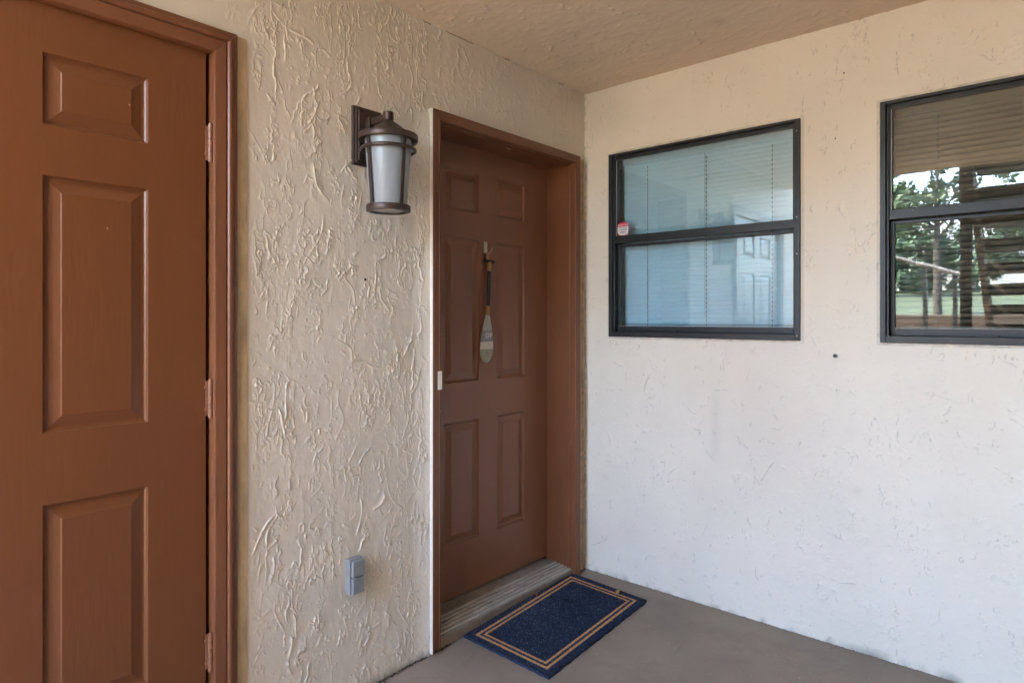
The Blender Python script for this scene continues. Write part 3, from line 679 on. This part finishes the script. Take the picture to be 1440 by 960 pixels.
# bolts and nails in the window wall
for (yy, zz, r_, lb) in ((.698, 1.139, .0068, 'dark rusty bolt end sticking out of the wall between and below the windows'),
                         (.667, 2.245, .0035, 'tiny dark nail head high on the wall above and between the windows'),
                         (.698, 1.995, .0030, 'tiny dark nail head between the two window frames')):
    e = empty('wall_bolt', (XB, yy, zz), lb, 'bolt')
    MB().tube((XB-.010 if r_ > .005 else XB-.004, yy, zz), (XB+.002, yy, zz), r_*.75, n=9).build('bolt_shank', M['dark'], e)
    if r_ > .005: MB().lathe([(0, 0), (r_, 0), (r_*1.1, .003), (0, .004)], (0, 0, 0), 8).build('bolt_head', M['frame'], None)
    if r_ > .005:
        o = bpy.data.objects[-1] if False else [q for q in C.objects if q.name.startswith('bolt_head')][-1]
        o.rotation_euler = (0, pi/2, 0); o.location = (XB-.012, yy, zz); setp(o, e)

# ================================================================== DOORMAT
c1, c2, c3, c4 = [mathutils.Vector((x, y_)) for x, y_ in ((1.862, 1.872), (1.848, 1.425), (2.610, 1.452), (2.640, 1.905))]   # nw, sw, se, ne
def mp_(u, v):     # u along the length (x), v from front to back
    a = c2.lerp(c3, u); b_ = c1.lerp(c4, u); q = a.lerp(b_, v); return q.x, q.y
mt = empty('doormat', (2.24, 1.66, floorz(2.24)), 'navy doormat with a double tan border line lying before the entry door', 'doormat')
b = MB(); nU, nV = 40, 24; r_ = random.Random(3)
top = [[None]*(nV+1) for _ in range(nU+1)]; vs = []
for i in range(nU+1):
    for jv in range(nV+1):
        x, y_ = mp_(i/nU, jv/nV)
        if i in (0, nU) or jv in (0, nV): x += r_.uniform(-.002, .002); y_ += r_.uniform(-.002, .002)
        vs.append((x, y_, floorz(x)+.010+r_.uniform(-.0005, .0005)))
fs = [(i*(nV+1)+j, (i+1)*(nV+1)+j, (i+1)*(nV+1)+j+1, i*(nV+1)+j+1) for i in range(nU) for j in range(nV)]
b.add(vs, fs)
loop = [(i, 0) for i in range(nU)]+[(nU, j) for j in range(nV)]+[(i, nV) for i in range(nU, 0, -1)]+[(0, j) for j in range(nV, 0, -1)]
lt = [vs[i*(nV+1)+j] for i, j in loop]; lb_ = [(p[0], p[1], floorz(p[0])+.001) for p in lt]; n_ = len(lt)
b.add(lt+lb_, [(i, (i+1) % n_, n_+(i+1) % n_, n_+i) for i in range(n_)])
b.build('mat_backing', M['navy'], mt)
U_, V_ = .762, .450
rng = np.random.default_rng(9); N_ = 62000
u = rng.random(N_); v = rng.random(N_)
e1 = rng.random(N_) < .06; side = rng.integers(0, 4, N_)
u = np.where(e1 & (side == 0), rng.random(N_)*.004, u); u = np.where(e1 & (side == 1), 1-rng.random(N_)*.004, u)
v = np.where(e1 & (side == 2), rng.random(N_)*.006, v); v = np.where(e1 & (side == 3), 1-rng.random(N_)*.006, v)
du = np.minimum(u, 1-u)*U_; dv = np.minimum(v, 1-v)*V_; dd = np.minimum(du, dv)+rng.normal(0, .0009, N_)
isT = ((dd > .033) & (dd < .045)) | ((dd > .057) & (dd < .068))
worn = (rng.random(N_) < .07+.14*np.exp(-((u-.45)**2+(v-.75)**2)/.05))
X_ = np.array([c2.x, c2.y])+u[:, None]*np.array([c3.x-c2.x, c3.y-c2.y]); Y_ = np.array([c1.x, c1.y])+u[:, None]*np.array([c4.x-c1.x, c4.y-c1.y])
P = X_*(1-v[:, None])+Y_*v[:, None]
z0 = -FS*(XB-P[:, 0])+.0095; a = rng.random(N_)*6.283; tl = rng.normal(0, .45, N_); ln_ = rng.uniform(.003, .0065, N_); wd = rng.uniform(.0007, .0013, N_)
base = np.stack([P[:, 0], P[:, 1], z0], -1); dr = np.stack([np.cos(a)*np.sin(tl), np.sin(a)*np.sin(tl), np.cos(tl)], -1); sd = np.stack([-np.sin(a), np.cos(a), a*0], -1)
co = np.stack([base-sd*wd[:, None], base+sd*wd[:, None], base+dr*ln_[:, None]], 1).reshape(-1, 3).astype(np.float32)
me = bpy.data.meshes.new('coir_pile'); me.vertices.add(3*N_); me.vertices.foreach_set('co', co.ravel()); me.loops.add(3*N_); me.loops.foreach_set('vertex_index', np.arange(3*N_, dtype=np.int32))
me.polygons.add(N_); me.polygons.foreach_set('loop_start', np.arange(0, 3*N_, 3, dtype=np.int32)); me.update(calc_edges=True)
for q in ('navy', 'tan', 'navyl'): me.materials.append(M[q])
me.polygons.foreach_set('material_index', np.where(isT, 1, np.where(worn, 2, 0)).astype(np.int32))
o = bpy.data.objects.new('coir_pile', me); C.objects.link(o); setp(o, mt); o['kind'] = 'stuff'
# printed stripes below the pile
b = MB()
for d0, d1 in ((.033, .045), (.057, .068)):
    def R_(d): return [mp_(uu, vv) for uu, vv in ((d/U_, d/V_), (1-d/U_, d/V_), (1-d/U_, 1-d/V_), (d/U_, 1-d/V_))]
    o_, i_ = R_(d0), R_(d1)
    vs = [(x, y_, floorz(x)+.0112) for x, y_ in o_+i_]
    b.add(vs, [(i, (i+1) % 4, 4+(i+1) % 4, 4+i) for i in range(4)])
b.build('tan_border', M['tan'], mt)

# ------------------------------------------------------------------ small debris
def leafthing(x, y_, s, m, label, rz):
    z = floorz(x)+.0165; b = MB(); pts = [(-.5, 0), (-.3, .14), (0, .2), (.3, .12), (.55, 0), (.3, -.15), (0, -.18), (-.3, -.1)]
    vs = [(x+s*(px_*cos(rz)-py_*sin(rz)), y_+s*(px_*sin(rz)+py_*cos(rz)), z+abs(py_)*s*.8) for px_, py_ in pts]+[(x, y_, z)]
    tag(b.add(vs, [(i, (i+1) % 8, 8) for i in range(8)]).build('fallen_leaf', m), label, 'leaf')
leafthing(2.585, 1.588, .05, M['leafy'], 'yellow-brown dry leaf lying at the right corner of the doormat', .4)
leafthing(2.33, 1.868, .03, M['leafr'], 'tiny red leaf fragment at the back edge of the doormat', .7)
b = MB(); r_ = random.Random(21)
def crumb(b, x, y_, z, s):
    vs = [(x+r_.uniform(-s, s), y_+r_.uniform(-s, s), z+r_.uniform(0, s)) for _ in range(4)]+[(x, y_, z+s*.9)]
    b.add(vs, [(0, 1, 4), (1, 2, 4), (2, 3, 4), (3, 0, 4)])
for _ in range(170):
    x = r_.uniform(1.2, 2.7); y_ = r_.uniform(.3, 1.86); crumb(b, x, y_, floorz(x)+.0005, r_.uniform(.0008, .0045))
for _ in range(60):
    x = XB-abs(r_.gauss(0, .012))-.003; y_ = r_.uniform(.9, 1.85); crumb(b, x, y_, floorz(x)+.0005, r_.uniform(.001, .003))
for _ in range(120):
    u_, v_ = r_.random(), r_.random(); x, y_ = mp_(u_, v_); crumb(b, x, y_, floorz(x)+.0145, r_.uniform(.0008, .002))
tag(b.build('paint_chips', M['chipw']), 'pale flecks and paint chips scattered over the brown floor', 'debris', kind='stuff')
b = MB()
for _ in range(900):
    x = r_.uniform(1.0, 1.80); y_ = YA-abs(r_.gauss(0, .007)); crumb(b, x, y_, floorz(x), r_.uniform(.002, .0055))
for _ in range(250):
    x = r_.uniform(2.6, XB-.004); y_ = YA-abs(r_.gauss(0, .006)); crumb(b, x, y_, floorz(x), r_.uniform(.001, .004))
for _ in range(350):
    y_ = r_.uniform(.4, 1.88); crumb(b, XB-.003-abs(r_.gauss(0, .0025)), y_, floorz(XB), r_.uniform(.0015, .004))
tag(b.build('dirt_line', M['grime']), 'dark dirt gathered in the joint between walls and floor', 'dirt', kind='stuff')

# ================================================================== OUTSIDE (seen in the right window's reflection)
sr = empty('open_stair', (-1.6, 0, 0), 'brown open-riser staircase behind the viewer, mirrored in the right window', 'staircase')
Y0, Y1 = -.22, .62; NT = 13
for k in range(NT):
    z = 2.56-.19*k; x = -.74-.255*k
    MB().box(x-.285, x, Y0+.045, Y1-.045, z-.100, z).build('tread', M['timber'], sr, bevel=.004)
for s_ in (Y0, Y1-.045):
    x0, z0_, x1, z1_ = -.64, 2.62, -.74-.255*NT, 2.56-.19*NT
    b = MB().add([(x0, s_, z0_), (x1, s_, z1_+.06), (x1, s_, z1_-.20), (x0, s_, z0_-.28), (x0, s_+.045, z0_), (x1, s_+.045, z1_+.06), (x1, s_+.045, z1_-.20), (x0, s_+.045, z0_-.28)],
                 [(0, 1, 2, 3), (4, 7, 6, 5), (0, 4, 5, 1), (1, 5, 6, 2), (2, 6, 7, 3), (3, 7, 4, 0)]); b.build('stringer', M['timber'], sr)
MB().box(-1.20, -1.11, .635, .715, -.16, 2.60).build('post', M['timber'], sr, bevel=.006)
for k in range(0, 8):
    x = -1.0-.4*k; z = 2.56-.19*(x+.74)/-.255
    MB().box(x-.02, x+.02, Y0-.004, Y0+.036, z, z+.95).build('baluster', M['timber'], sr)
MB().tube((-.7, Y0+.02, 3.5), (-3.9, Y0+.02, 1.1), .03, n=8).build('handrail', M['timber'], sr)
# lower railing
rl = empty('porch_railing', (-3.7, 1.5, -.16), 'dark post railing at the edge of the walk beyond the stairs', 'railing')
for y_ in (1.04, 1.35, 1.75, 2.3): MB().box(-3.75, -3.70, y_-.024, y_+.024, -.16, 1.80+(y_-1.04)*.36).build('post', M['black'], rl, bevel=.005)
MB().tube((-3.7, .95, 1.80), (-3.7, 2.4, 2.31), .026, n=8).build('handrail', M['roofm'], rl)
# house beyond the lawn
def house(cx, cy, wx, wy, hgt, label, base):
    r = empty('house', (cx, cy, base), label, 'house')
    wl = MB().box(cx-wx/2, cx+wx/2, cy-wy/2, cy+wy/2, base-.3, base+hgt).build('wall', M['house'], r)
    MB().add([(cx+wx/2+.4, cy-wy/2-.4, base+hgt), (cx+wx/2+.4, cy+wy/2+.4, base+hgt), (cx-wx/2-.4, cy+wy/2+.4, base+hgt), (cx-wx/2-.4, cy-wy/2-.4, base+hgt), (cx, cy-wy/2+1, base+hgt+1.7), (cx, cy+wy/2-1, base+hgt+1.7)],
             [(0, 1, 5, 4), (1, 2, 5), (2, 3, 4, 5), (3, 0, 4), (3, 2, 1, 0)]).build('roof', M['roofm'], r)
    for k in range(-2, 3):
        y_ = cy+k*wy/5.5
        wn = MB().box(cx+wx/2, cx+wx/2+.05, y_-.5, y_+.5, base+.9, base+2.1).build('window', M['carw'], r)
        MB().box(cx+wx/2+.045, cx+wx/2+.06, y_-.42, y_+.42, base+.98, base+2.02).build('pane', M['darkglass'], wn)
house(-44, 6, 9, 16, 2.8, 'pale single-storey house with grey roof beyond the lawn, mirrored in the right window', gz(-44))
def tree(x, y_, hgt, cr, seed, m, label, nl=5200, ls=.17, low=.30):
    r = random.Random(seed); z = gz(x); T = empty('tree', (x, y_, z), label, 'tree', 'trees beyond the lawn')
    b = MB(); b.tube((x, y_, z-.3), (x+.1, y_, z+hgt*.45), hgt*.028, hgt*.018, 10); tips = []
    for k in range(13):
        a = r.uniform(0, 6.28); h0 = z+hgt*r.uniform(low, .62); rr = cr*r.uniform(.45, 1.0)
        e = (x+cos(a)*rr, y_+sin(a)*rr, h0+hgt*r.uniform(.05, .36)); b.tube((x+.06, y_, h0), e, hgt*.010, hgt*.003, 6); tips.append(e)
    b.tube((x+.1, y_, z+hgt*.45), (x, y_, z+hgt*.92), hgt*.018, .02, 8); tips += [(x, y_, z+hgt*.9), (x+.2*cr, y_, z+hgt*.75), (x-.3*cr, y_+.2*cr, z+hgt*.7)]
    b.build('trunk', M['bark'], T)
    rg = np.random.default_rng(seed); tp = np.array(tips); ci = rg.integers(0, len(tp), nl//26)
    cc = tp[ci]+rg.normal(0, cr*.21, (len(ci), 3)); P_ = np.repeat(cc, 26, 0)+rg.normal(0, cr*.075, (len(cc)*26, 3)); n_ = len(P_)
    a1 = rg.normal(0, 1, (n_, 3)); a1 /= np.linalg.norm(a1, axis=1)[:, None]; a2 = np.cross(a1, rg.normal(0, 1, (n_, 3))); a2 /= np.linalg.norm(a2, axis=1)[:, None]
    s_ = (ls*rg.uniform(.5, 1.2, n_))[:, None]
    co = np.stack([P_-a1*s_, P_+a2*s_*.45, P_+a1*s_, P_-a2*s_*.45], 1).reshape(-1, 3).astype(np.float32)
    me = bpy.data.meshes.new('crown'); me.vertices.add(4*n_); me.vertices.foreach_set('co', co.ravel()); me.loops.add(4*n_); me.loops.foreach_set('vertex_index', np.arange(4*n_, dtype=np.int32))
    me.polygons.add(n_); me.polygons.foreach_set('loop_start', np.arange(0, 4*n_, 4, dtype=np.int32)); me.update(calc_edges=True); me.materials.append(m)
    o = bpy.data.objects.new('crown', me); C.objects.link(o); setp(o, T)
tree(-15.5, 2.75, 4.5, 1.15, 1, M['leaf1'], 'slender leafy tree on the lawn, mirrored beside the stairs in the right window', low=.45, nl=1500, ls=.12)
tree(-30, 7.6, 5.2, 2.0, 2, M['leaf1'], 'broad green tree beyond the lawn, mirrored at the left edge of the right window', nl=5000, ls=.2)
tree(-33, .6, 5.0, 2.2, 3, M['leaf2'], 'dark bushy tree far behind the open staircase', nl=7000, ls=.22, low=.15)
tree(-36, 6.6, 3.3, 2.4, 7, M['leaf2'], 'low bushy tree in front of the far house', nl=6000, ls=.25, low=.05)
